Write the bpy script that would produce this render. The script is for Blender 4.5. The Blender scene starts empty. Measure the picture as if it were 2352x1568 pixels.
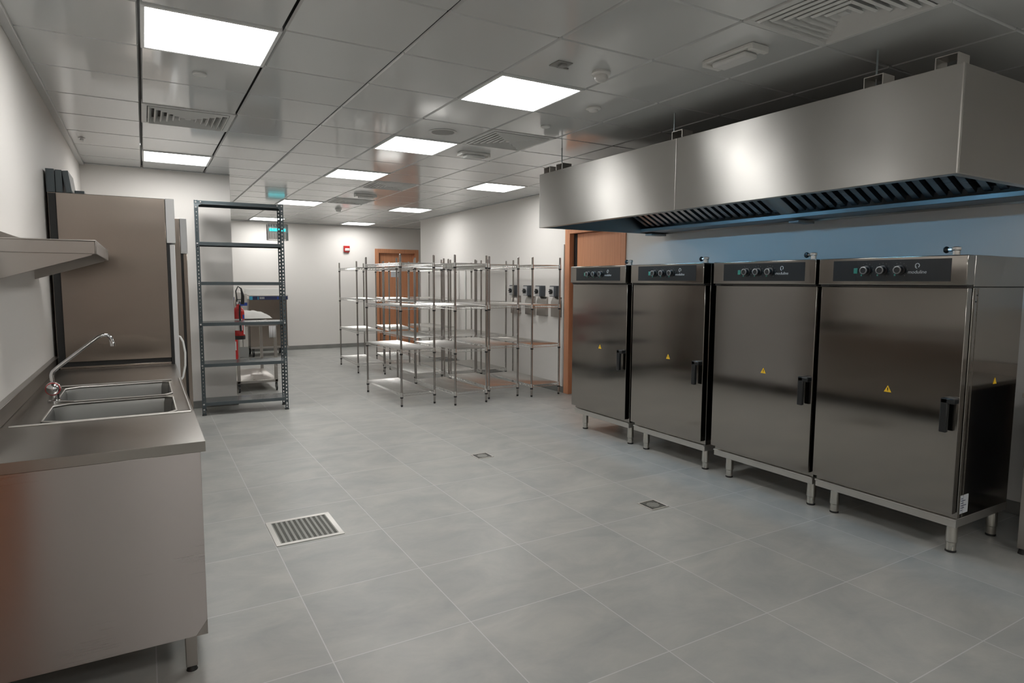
import bpy, bmesh, math, random
from mathutils import Vector, Matrix, Euler
random.seed(7)
sc = bpy.context.scene
C = sc.collection
PI = math.pi

# ---------------------------------------------------------------- camera, world, exposure
CAMZ = 1.462
YAW, PITCH, ROLL = 0.527785, -0.094518, 0.005132
_f = Vector((math.sin(YAW)*math.cos(PITCH), math.cos(YAW)*math.cos(PITCH), math.sin(PITCH)))
_r = Vector((math.cos(YAW), -math.sin(YAW), 0)); _u = _r.cross(_f)
R2 = _r*math.cos(ROLL)+_u*math.sin(ROLL); U2 = _u*math.cos(ROLL)-_r*math.sin(ROLL)
cam = bpy.data.cameras.new('camera'); cam.sensor_width = 36; cam.lens = 36*1445.48/2352
cam.clip_start = 0.02; cam.clip_end = 60
co = bpy.data.objects.new('camera', cam); C.objects.link(co)
co.matrix_world = Matrix(((R2.x, U2.x, -_f.x, 0), (R2.y, U2.y, -_f.y, 0), (R2.z, U2.z, -_f.z, CAMZ), (0, 0, 0, 1)))
sc.camera = co

w = bpy.data.worlds.new('world'); sc.world = w; w.use_nodes = True
w.node_tree.nodes['Background'].inputs[0].default_value = (0.5, 0.5, 0.5, 1)
w.node_tree.nodes['Background'].inputs[1].default_value = 0.1

sc.view_settings.view_transform = 'Standard'; sc.view_settings.look = 'None'
sc.view_settings.gamma = 1; sc.view_settings.use_curve_mapping = False
sc.view_settings.exposure = 0.0
sc.cycles.max_bounces = 10; sc.cycles.diffuse_bounces = 5; sc.cycles.glossy_bounces = 6
sc.cycles.sample_clamp_indirect = 4.0
LIGHT = 18.5            # radiance of the ceiling light panels
LCOL = (1.0, 0.99, 0.965)
CZ = 2.661
GX, GY, G = -0.56686, 3.88241, 0.6      # ceiling grid origin and pitch
XL, XR, YN, YNB, XC, YRC, YF, XF = -0.525, 4.75, -4.5, 7.97, 0.895, 11.75, 13.85, 7.5

# ---------------------------------------------------------------- materials
def new_mat(name):
    m = bpy.data.materials.new(name); m.use_nodes = True
    return m, m.node_tree.nodes, m.node_tree.links, m.node_tree.nodes['Principled BSDF']
def pmat(name, col, rough=0.5, metal=0.0, spec=0.5, bump=0.0, bscale=60, mottle=0.0, mscale=6, coat=0.0, emit=None, es=0):
    m, N, L, P = new_mat(name)
    P.inputs['Base Color'].default_value = (*col, 1); P.inputs['Roughness'].default_value = rough
    P.inputs['Metallic'].default_value = metal; P.inputs['Specular IOR Level'].default_value = spec
    P.inputs['Coat Weight'].default_value = coat
    if emit: P.inputs['Emission Color'].default_value = (*emit, 1); P.inputs['Emission Strength'].default_value = es
    tc = N.new('ShaderNodeTexCoord')
    if bump:
        n = N.new('ShaderNodeTexNoise'); n.inputs['Scale'].default_value = bscale; n.inputs['Detail'].default_value = 4
        L.new(tc.outputs['Object'], n.inputs['Vector'])
        b = N.new('ShaderNodeBump'); b.inputs['Strength'].default_value = bump; b.inputs['Distance'].default_value = 0.002
        L.new(n.outputs[0], b.inputs['Height']); L.new(b.outputs[0], P.inputs['Normal'])
    if mottle:
        n = N.new('ShaderNodeTexNoise'); n.inputs['Scale'].default_value = mscale; n.inputs['Detail'].default_value = 6
        L.new(tc.outputs['Object'], n.inputs['Vector'])
        r = N.new('ShaderNodeMapRange'); r.inputs[3].default_value = 1-mottle; r.inputs[4].default_value = 1+mottle
        r.inputs[1].default_value = .3; r.inputs[2].default_value = .7
        L.new(n.outputs[0], r.inputs[0])
        mx = N.new('ShaderNodeVectorMath'); mx.operation = 'SCALE'; mx.inputs[0].default_value = col
        L.new(r.outputs[0], mx.inputs['Scale']); L.new(mx.outputs[0], P.inputs['Base Color'])
    return m
def steel(name, col=(0.43, 0.405, 0.38), rough=0.28, aniso=0.75, grain='H', smudge=0.06, rot=0.0):
    """brushed stainless steel: horizontal ('H') or vertical ('V') grain"""
    m, N, L, P = new_mat(name)
    P.inputs['Metallic'].default_value = 1; P.inputs['Base Color'].default_value = (*col, 1)
    P.inputs['Anisotropic'].default_value = aniso; P.inputs['Anisotropic Rotation'].default_value = rot
    tg = N.new('ShaderNodeTangent'); tg.direction_type = 'RADIAL'; tg.axis = 'Z'
    if aniso: L.new(tg.outputs[0], P.inputs['Tangent'])
    tc = N.new('ShaderNodeTexCoord')
    mp = N.new('ShaderNodeMapping'); mp.inputs['Scale'].default_value = (1.2, 1.2, 260) if grain == 'H' else (160, 160, 1.2)
    L.new(tc.outputs['Object'], mp.inputs[0])
    n = N.new('ShaderNodeTexNoise'); n.inputs['Scale'].default_value = 2.0; n.inputs['Detail'].default_value = 3
    L.new(mp.outputs[0], n.inputs['Vector'])
    n2 = N.new('ShaderNodeTexNoise'); n2.inputs['Scale'].default_value = 1.7; n2.inputs['Detail'].default_value = 2
    L.new(tc.outputs['Object'], n2.inputs['Vector'])
    r = N.new('ShaderNodeMapRange'); r.inputs[1].default_value = .3; r.inputs[2].default_value = .7
    r.inputs[3].default_value = rough-smudge; r.inputs[4].default_value = rough+smudge
    L.new(n2.outputs[0], r.inputs[0])
    a = N.new('ShaderNodeMath'); a.operation = 'MULTIPLY_ADD'; a.inputs[1].default_value = 0.10 if grain == 'H' else 0.02
    L.new(n.outputs[0], a.inputs[0]); L.new(r.outputs[0], a.inputs[2]); L.new(a.outputs[0], P.inputs['Roughness'])
    b = N.new('ShaderNodeBump'); b.inputs['Strength'].default_value = 0.02; b.inputs['Distance'].default_value = 0.0001
    b2 = N.new('ShaderNodeBump'); b2.inputs['Strength'].default_value = 0.10; b2.inputs['Distance'].default_value = 0.0025
    L.new(n2.outputs[0], b2.inputs['Height']); L.new(n.outputs[0], b.inputs['Height'])
    L.new(b2.outputs[0], b.inputs['Normal']); L.new(b.outputs[0], P.inputs['Normal'])
    return m
M = {}
M['wall'] = pmat('painted_wall', (0.76, 0.735, 0.705), 0.6, bump=0.15, bscale=90, spec=0.3)
M['back'] = pmat('ceiling_void', (0.03, 0.03, 0.03), 0.6)
M['tile'] = pmat('ceiling_tile_metal', (0.63, 0.65, 0.65), 0.10, spec=0.8, bump=0.0)
M['trim'] = pmat('white_trim', (0.55, 0.56, 0.56), 0.3)
M['base'] = pmat('grey_skirting', (0.21, 0.21, 0.20), 0.45, mottle=.1)
M['steel'] = steel('stainless_horizontal')
M['oven'] = steel('stainless_oven', (0.33, 0.312, 0.29), 0.12, 0.75, 'V', smudge=.03)
M['hood'] = steel('stainless_hood', (0.46, 0.45, 0.43), 0.31, 0.98, rot=.25)
M['top'] = steel('stainless_worktop', (0.36, 0.342, 0.318), 0.27, 0.0, smudge=.04)
M['sinkside'] = steel('stainless_sink_side', (0.46, 0.425, 0.41), 0.25, 0.92, 'H', rot=.25, smudge=.03)
M['fridge'] = steel('stainless_fridge', (0.29, 0.247, 0.215), 0.18, 0.85, 'V', smudge=.02)
M['film'] = pmat('film_covered_steel', (0.62, 0.62, 0.62), 0.35, metal=0.3)
M['brushedlight'] = steel('stainless_bright', (0.62, 0.60, 0.57), 0.35, 0.4)
M['bowl'] = steel('stainless_bowl', (0.27, 0.268, 0.258), 0.36, 0.0, smudge=.02)
M['leg'] = steel('stainless_leg', (0.62, 0.59, 0.54), 0.22, 0.5, 'V')
M['chrome'] = pmat('chrome', (0.75, 0.75, 0.76), 0.06, metal=1)
M['wire'] = pmat('chrome_wire', (0.72, 0.71, 0.69), 0.24, metal=1)
M['post'] = pmat('chrome_post', (0.40, 0.38, 0.365), 0.17, metal=1)
M['black'] = pmat('black_plastic', (0.012, 0.013, 0.014), 0.35)
M['gasket'] = pmat('black_gasket', (0.01, 0.01, 0.01), 0.5)
M['panel'] = pmat('black_control_glass', (0.012, 0.015, 0.017), 0.25)
M['silver'] = pmat('silver_print', (0.3, 0.3, 0.3), 0.3, metal=.7)
M['print'] = pmat('grey_print', (0.45, 0.46, 0.46), 0.5)
M['printdim'] = pmat('dim_print', (0.12, 0.125, 0.125), 0.5)
M['green'] = pmat('green_rocker', (0.03, 0.20, 0.15), 0.3)
M['yellow'] = pmat('yellow_sticker', (0.85, 0.52, 0.02), 0.45)
M['rack'] = pmat('slate_grey_rack', (0.055, 0.073, 0.081), 0.27, spec=0.6, coat=.2)
M['bolt'] = pmat('zinc_bolt', (0.7, 0.7, 0.7), 0.25, metal=1)
M['filter'] = steel('stainless_baffle', (0.40, 0.41, 0.42), 0.25, 0.0)
M['gutter'] = steel('stainless_gutter', (0.20, 0.20, 0.20), 0.42, 0.0)
M['dark'] = pmat('dark_void', (0.012, 0.012, 0.012), 0.6)
M['white'] = pmat('white_plastic', (0.72, 0.72, 0.70), 0.35)
M['grey'] = pmat('grey_plastic', (0.28, 0.28, 0.27), 0.5)
M['light'] = pmat('lit_diffuser', (0.8, 0.8, 0.8), 0.5, emit=LCOL, es=LIGHT)
M['lframe'] = pmat('light_frame', (0.8, 0.82, 0.82), 0.35)
M['diff'] = pmat('diffuser_white', (0.70, 0.71, 0.70), 0.35)
M['red'] = pmat('red_paint', (0.42, 0.012, 0.012), 0.25, coat=.3)
M['label'] = pmat('label_white', (0.62, 0.62, 0.60), 0.5)
M['blue'] = pmat('blue_print', (0.02, 0.06, 0.32), 0.35)
M['navy'] = pmat('navy_strip', (0.02, 0.03, 0.09), 0.3)
M['cyan'] = pmat('cyan_print', (0.05, 0.36, 0.55), 0.4)
M['hoodlamp'] = pmat('lit_hood_tube', (0.3, 0.6, 1), 0.4, emit=(0.22, 0.56, 0.88), es=72)
M['cover'] = pmat('cover_steel', (0.40, 0.375, 0.35), 0.3, metal=1)
M['uv'] = pmat('lit_uv_tube', (0.1, 0.8, 0.8), 0.4, emit=(0.02, 0.75, 0.85), es=1.5)
M['cloth'] = pmat('white_cloth', (0.72, 0.71, 0.68), 0.8, bump=.6, bscale=25)
M['plasticbag'] = pmat('translucent_bag', (0.6, 0.6, 0.6), 0.3)
M['grating'] = pmat('grating_steel', (0.26, 0.26, 0.24), 0.45, metal=.6)
M['redhot'] = pmat('tap_red', (0.5, 0.05, 0.06), 0.3)
M['greybox'] = pmat('slate_enclosure', (0.06, 0.068, 0.08), 0.45)
M['glass'] = pmat('window_frame_white', (0.6, 0.6, 0.6), 0.4)
M['paper'] = pmat('paper', (0.6, 0.62, 0.65), 0.6)
M['rod'] = pmat('zinc_rod', (0.35, 0.40, 0.42), 0.3, metal=1)

def wood_mat():
    m, N, L, P = new_mat('cherry_wood')
    tc = N.new('ShaderNodeTexCoord'); mp = N.new('ShaderNodeMapping'); mp.inputs['Scale'].default_value = (55, 55, 1.6)
    n = N.new('ShaderNodeTexNoise'); n.inputs['Scale'].default_value = 1.0; n.inputs['Detail'].default_value = 5
    cr = N.new('ShaderNodeValToRGB'); cr.color_ramp.elements[0].color = (0.52, 0.225, 0.115, 1); cr.color_ramp.elements[1].color = (0.62, 0.29, 0.155, 1)
    cr.color_ramp.elements[0].position = .3; cr.color_ramp.elements[1].position = .7
    L.new(tc.outputs['Object'], mp.inputs[0]); L.new(mp.outputs[0], n.inputs['Vector']); L.new(n.outputs[0], cr.inputs[0]); L.new(cr.outputs[0], P.inputs['Base Color'])
    P.inputs['Roughness'].default_value = 0.38
    return m
M['wood'] = wood_mat()

def floor_mat():
    m, N, L, P = new_mat('grey_porcelain_tiles')
    tc = N.new('ShaderNodeTexCoord'); sp = N.new('ShaderNodeSeparateXYZ'); L.new(tc.outputs['Object'], sp.inputs[0])
    def mth(op, a, b=None, c=None):
        n = N.new('ShaderNodeMath'); n.operation = op
        for i, v in enumerate((a, b, c)):
            if v is None: continue
            if isinstance(v, (int, float)): n.inputs[i].default_value = v
            else: L.new(v, n.inputs[i])
        return n.outputs[0]
    P0 = 0.589
    ux = mth('DIVIDE', mth('SUBTRACT', sp.outputs[0], 0.568), P0); uy = mth('DIVIDE', mth('SUBTRACT', sp.outputs[1], 2.327), P0)
    dx = mth('ABSOLUTE', mth('SUBTRACT', mth('FRACT', mth('ADD', ux, 0.5)), 0.5))
    dy = mth('ABSOLUTE', mth('SUBTRACT', mth('FRACT', mth('ADD', uy, 0.5)), 0.5))
    d = mth('MINIMUM', dx, dy)
    g = N.new('ShaderNodeMapRange'); g.inputs[1].default_value = 0.0022; g.inputs[2].default_value = 0.0050
    g.inputs[3].default_value = 1; g.inputs[4].default_value = 0; L.new(d, g.inputs[0])
    # per tile offset for the cloud pattern
    cx = mth('FLOOR', ux); cy = mth('FLOOR', uy)
    cmb = N.new('ShaderNodeCombineXYZ'); L.new(mth('MULTIPLY', cx, 3.7), cmb.inputs[0]); L.new(mth('MULTIPLY', cy, 5.3), cmb.inputs[1])
    ad = N.new('ShaderNodeVectorMath'); mp0 = N.new('ShaderNodeMapping'); mp0.inputs['Scale'].default_value = (.8, 1.2, 1); L.new(tc.outputs['Object'], mp0.inputs[0]); L.new(mp0.outputs[0], ad.inputs[0]); L.new(cmb.outputs[0], ad.inputs[1])
    n1 = N.new('ShaderNodeTexNoise'); n1.inputs['Scale'].default_value = 3.2; n1.inputs['Detail'].default_value = 7; n1.inputs['Roughness'].default_value = .62; n1.inputs['Distortion'].default_value = .5
    L.new(ad.outputs[0], n1.inputs['Vector'])
    cr = N.new('ShaderNodeValToRGB'); e = cr.color_ramp.elements
    e[0].position = .30; e[0].color = (0.30, 0.308, 0.30, 1); e[1].position = .70; e[1].color = (0.42, 0.414, 0.388, 1)
    L.new(n1.outputs[0], cr.inputs[0])
    mx = N.new('ShaderNodeMix'); mx.data_type = 'RGBA'; L.new(g.outputs[0], mx.inputs[0]); L.new(cr.outputs[0], mx.inputs[6]); mx.inputs[7].default_value = (0.52, 0.52, 0.515, 1)
    L.new(mx.outputs[2], P.inputs['Base Color'])
    n2 = N.new('ShaderNodeTexNoise'); n2.inputs['Scale'].default_value = 5; L.new(tc.outputs['Object'], n2.inputs['Vector'])
    r = N.new('ShaderNodeMapRange'); r.inputs[3].default_value = .30; r.inputs[4].default_value = .44; L.new(n2.outputs[0], r.inputs[0])
    L.new(r.outputs[0], P.inputs['Roughness'])
    n3 = N.new('ShaderNodeTexNoise'); n3.inputs['Scale'].default_value = 45; n3.inputs['Detail'].default_value = 4; L.new(tc.outputs['Object'], n3.inputs['Vector'])
    b = N.new('ShaderNodeBump'); b.inputs['Strength'].default_value = .12; b.inputs['Distance'].default_value = .003; L.new(n3.outputs[0], b.inputs['Height']); L.new(b.outputs[0], P.inputs['Normal'])
    P.inputs['Specular IOR Level'].default_value = .45
    return m
M['floor'] = floor_mat()

# ---------------------------------------------------------------- mesh helpers
def nb(): return bmesh.new()
def box(bm, x0, x1, y0, y1, z0, z1, rot=None, at=(0, 0, 0)):
    vs = [Vector((x, y, z)) for x in (x0, x1) for y in (y0, y1) for z in (z0, z1)]
    if rot: vs = [rot @ v for v in vs]
    vs = [bm.verts.new(v+Vector(at)) for v in vs]
    for f in ((0, 1, 3, 2), (4, 6, 7, 5), (0, 4, 5, 1), (2, 3, 7, 6), (0, 2, 6, 4), (1, 5, 7, 3)):
        bm.faces.new([vs[i] for i in f])
def prism(bm, pts, axis, a, b):
    """extrude a polygon (list of 2-tuples) along an axis from a to b"""
    def P(p, t):
        return {'x': (t, p[0], p[1]), 'y': (p[0], t, p[1]), 'z': (p[0], p[1], t)}[axis]
    A = [bm.verts.new(P(p, a)) for p in pts]; B = [bm.verts.new(P(p, b)) for p in pts]
    n = len(pts); bm.faces.new(A); bm.faces.new(B[::-1])
    for i in range(n): bm.faces.new((A[i], B[i], B[(i+1) % n], A[(i+1) % n]))
def tube(bm, pts, r, seg=8, cap=True):
    pts = [Vector(p) for p in pts]; rings = []
    prev = None
    for i, p in enumerate(pts):
        if i == 0: t = pts[1]-p
        elif i == len(pts)-1: t = p-pts[i-1]
        else: t = (pts[i+1]-p).normalized()+(p-pts[i-1]).normalized()
        t.normalize()
        if prev is None:
            a = t.cross(Vector((0, 0, 1)) if abs(t.z) < .9 else Vector((1, 0, 0))).normalized()
        else:
            a = (prev-t*prev.dot(t)).normalized()
        b = t.cross(a); prev = a
        rr = r[i] if isinstance(r, (list, tuple)) else r
        rings.append([bm.verts.new(p+(a*math.cos(2*PI*k/seg)+b*math.sin(2*PI*k/seg))*rr) for k in range(seg)])
    for i in range(len(rings)-1):
        for k in range(seg):
            f = bm.faces.new((rings[i][k], rings[i+1][k], rings[i+1][(k+1) % seg], rings[i][(k+1) % seg])); f.smooth = True
    if cap: bm.faces.new(rings[0]); bm.faces.new(rings[-1][::-1])
def lathe(bm, prof, c=(0, 0, 0), seg=24, axis='z', smooth=True):
    c = Vector(c); rings = []
    for r, h in prof:
        ring = []
        for k in range(seg):
            a = 2*PI*k/seg; x, y = r*math.cos(a), r*math.sin(a)
            v = {'z': Vector((x, y, h)), 'x': Vector((h, x, y)), 'y': Vector((x, h, y))}[axis]
            ring.append(bm.verts.new(c+v))
        rings.append(ring)
    for i in range(len(rings)-1):
        for k in range(seg):
            f = bm.faces.new((rings[i][k], rings[i+1][k], rings[i+1][(k+1) % seg], rings[i][(k+1) % seg])); f.smooth = smooth
    bm.faces.new(rings[0]); bm.faces.new(rings[-1][::-1])
def obj(name, bm, mat, parent=None, bevel=0, label=None):
    bmesh.ops.recalc_face_normals(bm, faces=bm.faces)
    me = bpy.data.meshes.new(name); bm.to_mesh(me); bm.free()
    me.set_sharp_from_angle(angle=math.radians(38))
    me.materials.append(mat if not isinstance(mat, str) else M[mat])
    o = bpy.data.objects.new(name, me); C.objects.link(o)
    if parent: o.parent = parent
    if bevel:
        b = o.modifiers.new('bevel', 'BEVEL'); b.width = bevel; b.segments = 2; b.limit_method = 'ANGLE'; b.angle_limit = math.radians(50)
    if label: o['label'] = label
    return o
def bx(name, dims, mat, parent=None, bevel=0, label=None):
    bm = nb(); box(bm, *dims); return obj(name, bm, mat, parent, bevel, label)
def tag(o, label, cat, group=None, kind=None):
    o['label'] = label; o['category'] = cat
    if group: o['group'] = group
    if kind: o['kind'] = kind
    return o
def thing(name, label, cat, loc=(0, 0, 0), rotz=0, group=None):
    o = bpy.data.objects.new(name, None); C.objects.link(o); o.location = loc; o.rotation_euler = (0, 0, rotz)
    o.empty_display_size = .1
    return tag(o, label, cat, group)
def struct(name, bm, mat, bevel=0, label=None):
    o = obj(name, bm, mat, None, bevel); o['kind'] = 'structure'
    if label: o['label'] = label
    return o
def dup(root, loc, rotz, label, group=None):
    r = root.copy(); C.objects.link(r); r.location = loc; r.rotation_euler = (0, 0, rotz); r['label'] = label
    if group: r['group'] = group
    for ch in list(root.children):
        c = ch.copy(); C.objects.link(c); c.parent = r
        for g in ch.children:
            d = g.copy(); C.objects.link(d); d.parent = c
    return r
def text_part(name, s, size, mat, parent, loc, rot, extrude=0.0008, shear=0.0):
    cu = bpy.data.curves.new(name, 'FONT'); cu.body = s; cu.size = size; cu.extrude = extrude; cu.align_x = 'CENTER'; cu.align_y = 'CENTER'; cu.shear = shear
    tmp = bpy.data.objects.new('tmp', cu); C.objects.link(tmp)
    dg = bpy.context.evaluated_depsgraph_get()
    me = bpy.data.meshes.new_from_object(tmp.evaluated_get(dg)); bpy.data.objects.remove(tmp)
    me.name = name; me.materials.clear(); me.materials.append(M[mat])
    o = bpy.data.objects.new(name, me); C.objects.link(o); o.parent = parent; o.location = loc; o.rotation_euler = rot
    return o

# ---------------------------------------------------------------- setting
T = 0.12
def wall_x(name, x, y0, y1, holes, sgn):
    """wall in the plane x with thickness on side sgn, holes = [(y0,y1,z0,z1)] sorted"""
    bm = nb(); xa, xb = sorted((x, x+sgn*T)); y = y0; top = CZ+.03
    for h in holes:
        box(bm, xa, xb, y, h[0], 0, top)
        if h[2] > 0: box(bm, xa, xb, h[0], h[1], 0, h[2])
        box(bm, xa, xb, h[0], h[1], h[3], top); y = h[1]
    box(bm, xa, xb, y, y1, 0, top)
    return struct(name, bm, 'wall')
def wall_y(name, y, x0, x1, holes, sgn):
    bm = nb(); ya, yb = sorted((y, y+sgn*T)); x = x0; top = CZ+.03
    for h in holes:
        box(bm, x, h[0], ya, yb, 0, top)
        if h[2] > 0: box(bm, h[0], h[1], ya, yb, 0, h[2])
        box(bm, h[0], h[1], ya, yb, h[3], top); x = h[1]
    box(bm, x, x1, ya, yb, 0, top)
    return struct(name, bm, 'wall')
bm = nb(); box(bm, XL-T, XF+T, YN-T, YF+T, -0.08, 0); fl = struct('floor', bm, 'floor')
D1 = (5.66, 6.69, 0, 2.10)      # opening of the side door in the right wall
wall_x('wall_left', XL, YN, YNB+T, [(1.45, 2.40, 0, 2.1)], -1)
wall_x('wall_right', XR, YN, YRC, [D1], 1)
wall_y('wall_back', YN, XL-T, XR+T, [], -1)
wall_y('wall_near', YNB, XL, XC, [], 1)
bm = nb(); box(bm, XC-T, XC, YNB+T, YF, 0, CZ+.03); struct('wall_return', bm, 'wall')
bm = nb(); box(bm, XR+T, XF, YRC-T, YRC, 0, CZ+.03); struct('wall_corner', bm, 'wall')
bm = nb(); box(bm, XF, XF+T, YRC-T, YF, 0, CZ+.03); struct('wall_far_right', bm, 'wall')
D2 = (4.57, 5.47, 0, 2.115)
wall_y('wall_far', YF, XC-T, XF+T, [D2], 1)
# skirting
def skirt(name, dims): bm = nb(); box(bm, *dims); return struct(name, bm, 'base', .004)
BH = .085; BT = .012
skirt('baseboard_near', (XL, XC+BT, YNB-BT, YNB, 0, BH))
skirt('baseboard_return', (XC, XC+BT, YNB, YF-BT, 0, BH))
bm = nb(); box(bm, XC+BT, 4.50, YF-BT, YF, 0, BH); box(bm, 5.54, XF, YF-BT, YF, 0, BH); struct('baseboard_far', bm, 'base', .004)
bm = nb(); box(bm, XR-BT, XR, 6.775, YRC, 0, BH); box(bm, XR-BT, XR, YN, 5.585, 0, BH); struct('baseboard_right', bm, 'base', .004)
# ceiling: void slab plus metal panels with open joints
special = {(1, -1), (1, 5), (4, -1), (4, 2), (4, 5), (4, 10), (4, 15), (7, 5), (7, 10), (7, 15), (5, -4), (1, 2), (5, 1), (5, 6), (5, 9), (1, -7), (1, -13), (4, -9), (7, -9)}
bm = nb()
rooms = [(XL, XR, YN, YNB), (XC, XR, YNB, YRC), (XC, XF, YRC, YF)]
for i in range(0, 14):
    for j in range(-14, 17):
        if (i, j) in special: continue
        gl = .005 if i == 1 else .0045; gr = .006 if i == 0 else .0045
        if i in (2,): gl = .006
        if i == 1: gr = .006
        x0, x1 = GX+G*i+gl, GX+G*(i+1)-gr; y0, y1 = GY+G*j+.0026, GY+G*(j+1)-.0026
        for (a, b, c, d) in rooms:
            X0, X1, Y0, Y1 = max(x0, a), min(x1, b), max(y0, c), min(y1, d)
            if X1-X0 > .01 and Y1-Y0 > .01:
                s = .0075; z = CZ
                v = [bm.verts.new(p) for p in ((X0, Y0, z+.012), (X1, Y0, z+.012), (X1, Y1, z+.012), (X0, Y1, z+.012), (X0+s, Y0+s, z), (X1-s, Y0+s, z), (X1-s, Y1-s, z), (X0+s, Y1-s, z))]
                for f in ((4, 5, 6, 7), (0, 1, 5, 4), (1, 2, 6, 5), (2, 3, 7, 6), (3, 0, 4, 7), (3, 2, 1, 0)): bm.faces.new([v[k] for k in f])
struct('ceiling', bm, 'tile', 0, 'white metal panel ceiling')
bm = nb(); box(bm, XL-T, XF+T, YN-T, YF+T, CZ+.03, CZ+.10); struct('ceiling_slab', bm, 'back')
# wall angle trims
def trim(n, dims): bm = nb(); box(bm, *dims); struct('trim_%d' % n, bm, 'trim', .002)
trim(1, (XL, XL+.042, YN, YNB, CZ-.022, CZ-.0005))
trim(2, (XL+.042, XC, YNB-.022, YNB, CZ-.010, CZ-.0005))
trim(3, (XR-.022, XR, 5.2, YRC, CZ-.010, CZ-.0005))
trim(4, (XC, XF, YF-.022, YF, CZ-.010, CZ-.0005))
def door_x(n, x, o, sgn, label):
    """door in a wall of constant x; o = opening; room lies on -sgn side"""
    y0, y1, _, z1 = o
    r = bpy.data.objects.new('door_%d' % n, None); C.objects.link(r); r.location = (x, (y0+y1)/2, 0); r['kind'] = 'structure'; r['label'] = label
    hy = (y1-y0)/2; fw = .08
    bm = nb()
    for a, b, z0, z2 in ((-hy-fw, -hy, 0, z1+fw), (hy, hy+fw, 0, z1+fw), (-hy, hy, z1, z1+fw)):
        xa, xb = sorted((-sgn*.016, sgn*0.0)); box(bm, xa, xb, a, b, z0, z2)
    for a, b, z0, z2 in ((-hy, -hy+.022, 0, z1), (hy-.022, hy, 0, z1), (-hy+.022, hy-.022, z1-.022, z1)):
        xa, xb = sorted((-sgn*.016, sgn*(T-.002))); box(bm, xa, xb, a, b, z0, z2)
    obj('door_frame', bm, 'wood', r, .003)
    xa, xb = sorted((sgn*.055, sgn*.10)); g = .072 if n == 1 else .006
    bx('door_leaf', (xa, xb, -hy+.026, hy-.022-g, .006, z1-.026), 'wood', r, .002)
    xa, xb = sorted((sgn*.052, sgn*.095))
    if n == 1: bx('door_gap_dark', (xa, xb, hy-.022-g+.004, hy-.026, .006, z1-.026), 'gasket', r)  # black strip standing in for the dark gap beside the leaf
    return r
door_x(1, XR, D1, 1, 'cherry wood door behind the holding cabinets')
door_x(3, XL, (1.45, 2.40, 0, 2.1), -1, 'cherry wood door beside the camera')
# far door
r = bpy.data.objects.new('door_2', None); C.objects.link(r); r.location = ((D2[0]+D2[1])/2, YF, 0); r['kind'] = 'structure'; r['label'] = 'cherry wood door at the far end of the room'
hx = (D2[1]-D2[0])/2; z1 = D2[3]; bm = nb()
for a, b, c, d in ((-hx-.07, -hx, 0, z1+.07), (hx, hx+.07, 0, z1+.07), (-hx, hx, z1, z1+.07)): box(bm, a, b, -.016, 0, c, d)
for a, b, c, d in ((-hx, -hx+.022, 0, z1), (hx-.022, hx, 0, z1), (-hx+.022, hx-.022, z1-.022, z1)): box(bm, a, b, -.016, T-.002, c, d)
obj('door_frame', bm, 'wood', r, .003)
bx('door_leaf', (-hx+.055, hx-.024, .06, .10, .006, z1-.026), 'wood', r, .002)
bx('door_gap_dark', (-hx+.024, -hx+.051, .055, .095, .006, z1-.026), 'gasket', r)  # black strip for the dark gap between frame and leaf
s = bx('door_notice', (-.13, .115, .054, .0595, 1.555, 1.71), 'paper', r, 0, 'pale printed notice on the door')
for k in range(3): bx('notice_line', (-.09, .07, .0525, .054, 1.60+k*.035, 1.608+k*.035), 'print', s)

# ---------------------------------------------------------------- ceiling lights
def cell(i, j): return (GX+G*(i+.5), GY+G*(j+.5), CZ)
L0 = thing('ceiling_light', 'large lit square ceiling light panel at top left, over the steel sink counter', 'light', cell(1, -1), 0, 'square ceiling light panels')
bm = nb(); h = .2965
for a, b, c, d in ((-h, h, -h, -h+.018), (-h, h, h-.018, h), (-h, -h+.018, -h+.018, h-.018), (h-.018, h, -h+.018, h-.018)): box(bm, a, b, c, d, -.009, .024)
obj('frame', bm, 'lframe', L0, .002)
bx('diffuser', (-h+.018, h-.018, -h+.018, h-.018, .010, .022), 'light', L0)
LL = {(1, 5): 'lit ceiling light panel above the two tall refrigerators, second in the left row',
 (4, -1): 'largest lit ceiling light panel in the middle of the picture, beside the smoke detector',
 (4, 2): 'lit ceiling light panel beside the round ceiling speaker',
 (4, 5): 'lit ceiling light panel third from the front in the middle row',
 (4, 10): 'lit ceiling light panel just behind the top corner of the dark slotted rack',
 (4, 15): 'farthest lit ceiling light panel at left, seen through the dark slotted rack',
 (7, 5): 'lit ceiling light panel just left of the far end of the extraction hood',
 (7, 10): 'lit ceiling light panel near the far right wall corner, above the wire shelving',
 (7, 15): 'smallest lit ceiling light panel over the red wall alarm at the far wall'}
for c in LL: dup(L0, cell(*c), 0, LL[c])
for c in ((1, -7), (1, -13), (4, -9), (7, -9)): dup(L0, cell(*c), 0, 'unseen ceiling light panel added behind the camera to brighten the room')  # unseen panels added to brighten the sink panel, hood end and near floor

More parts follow.
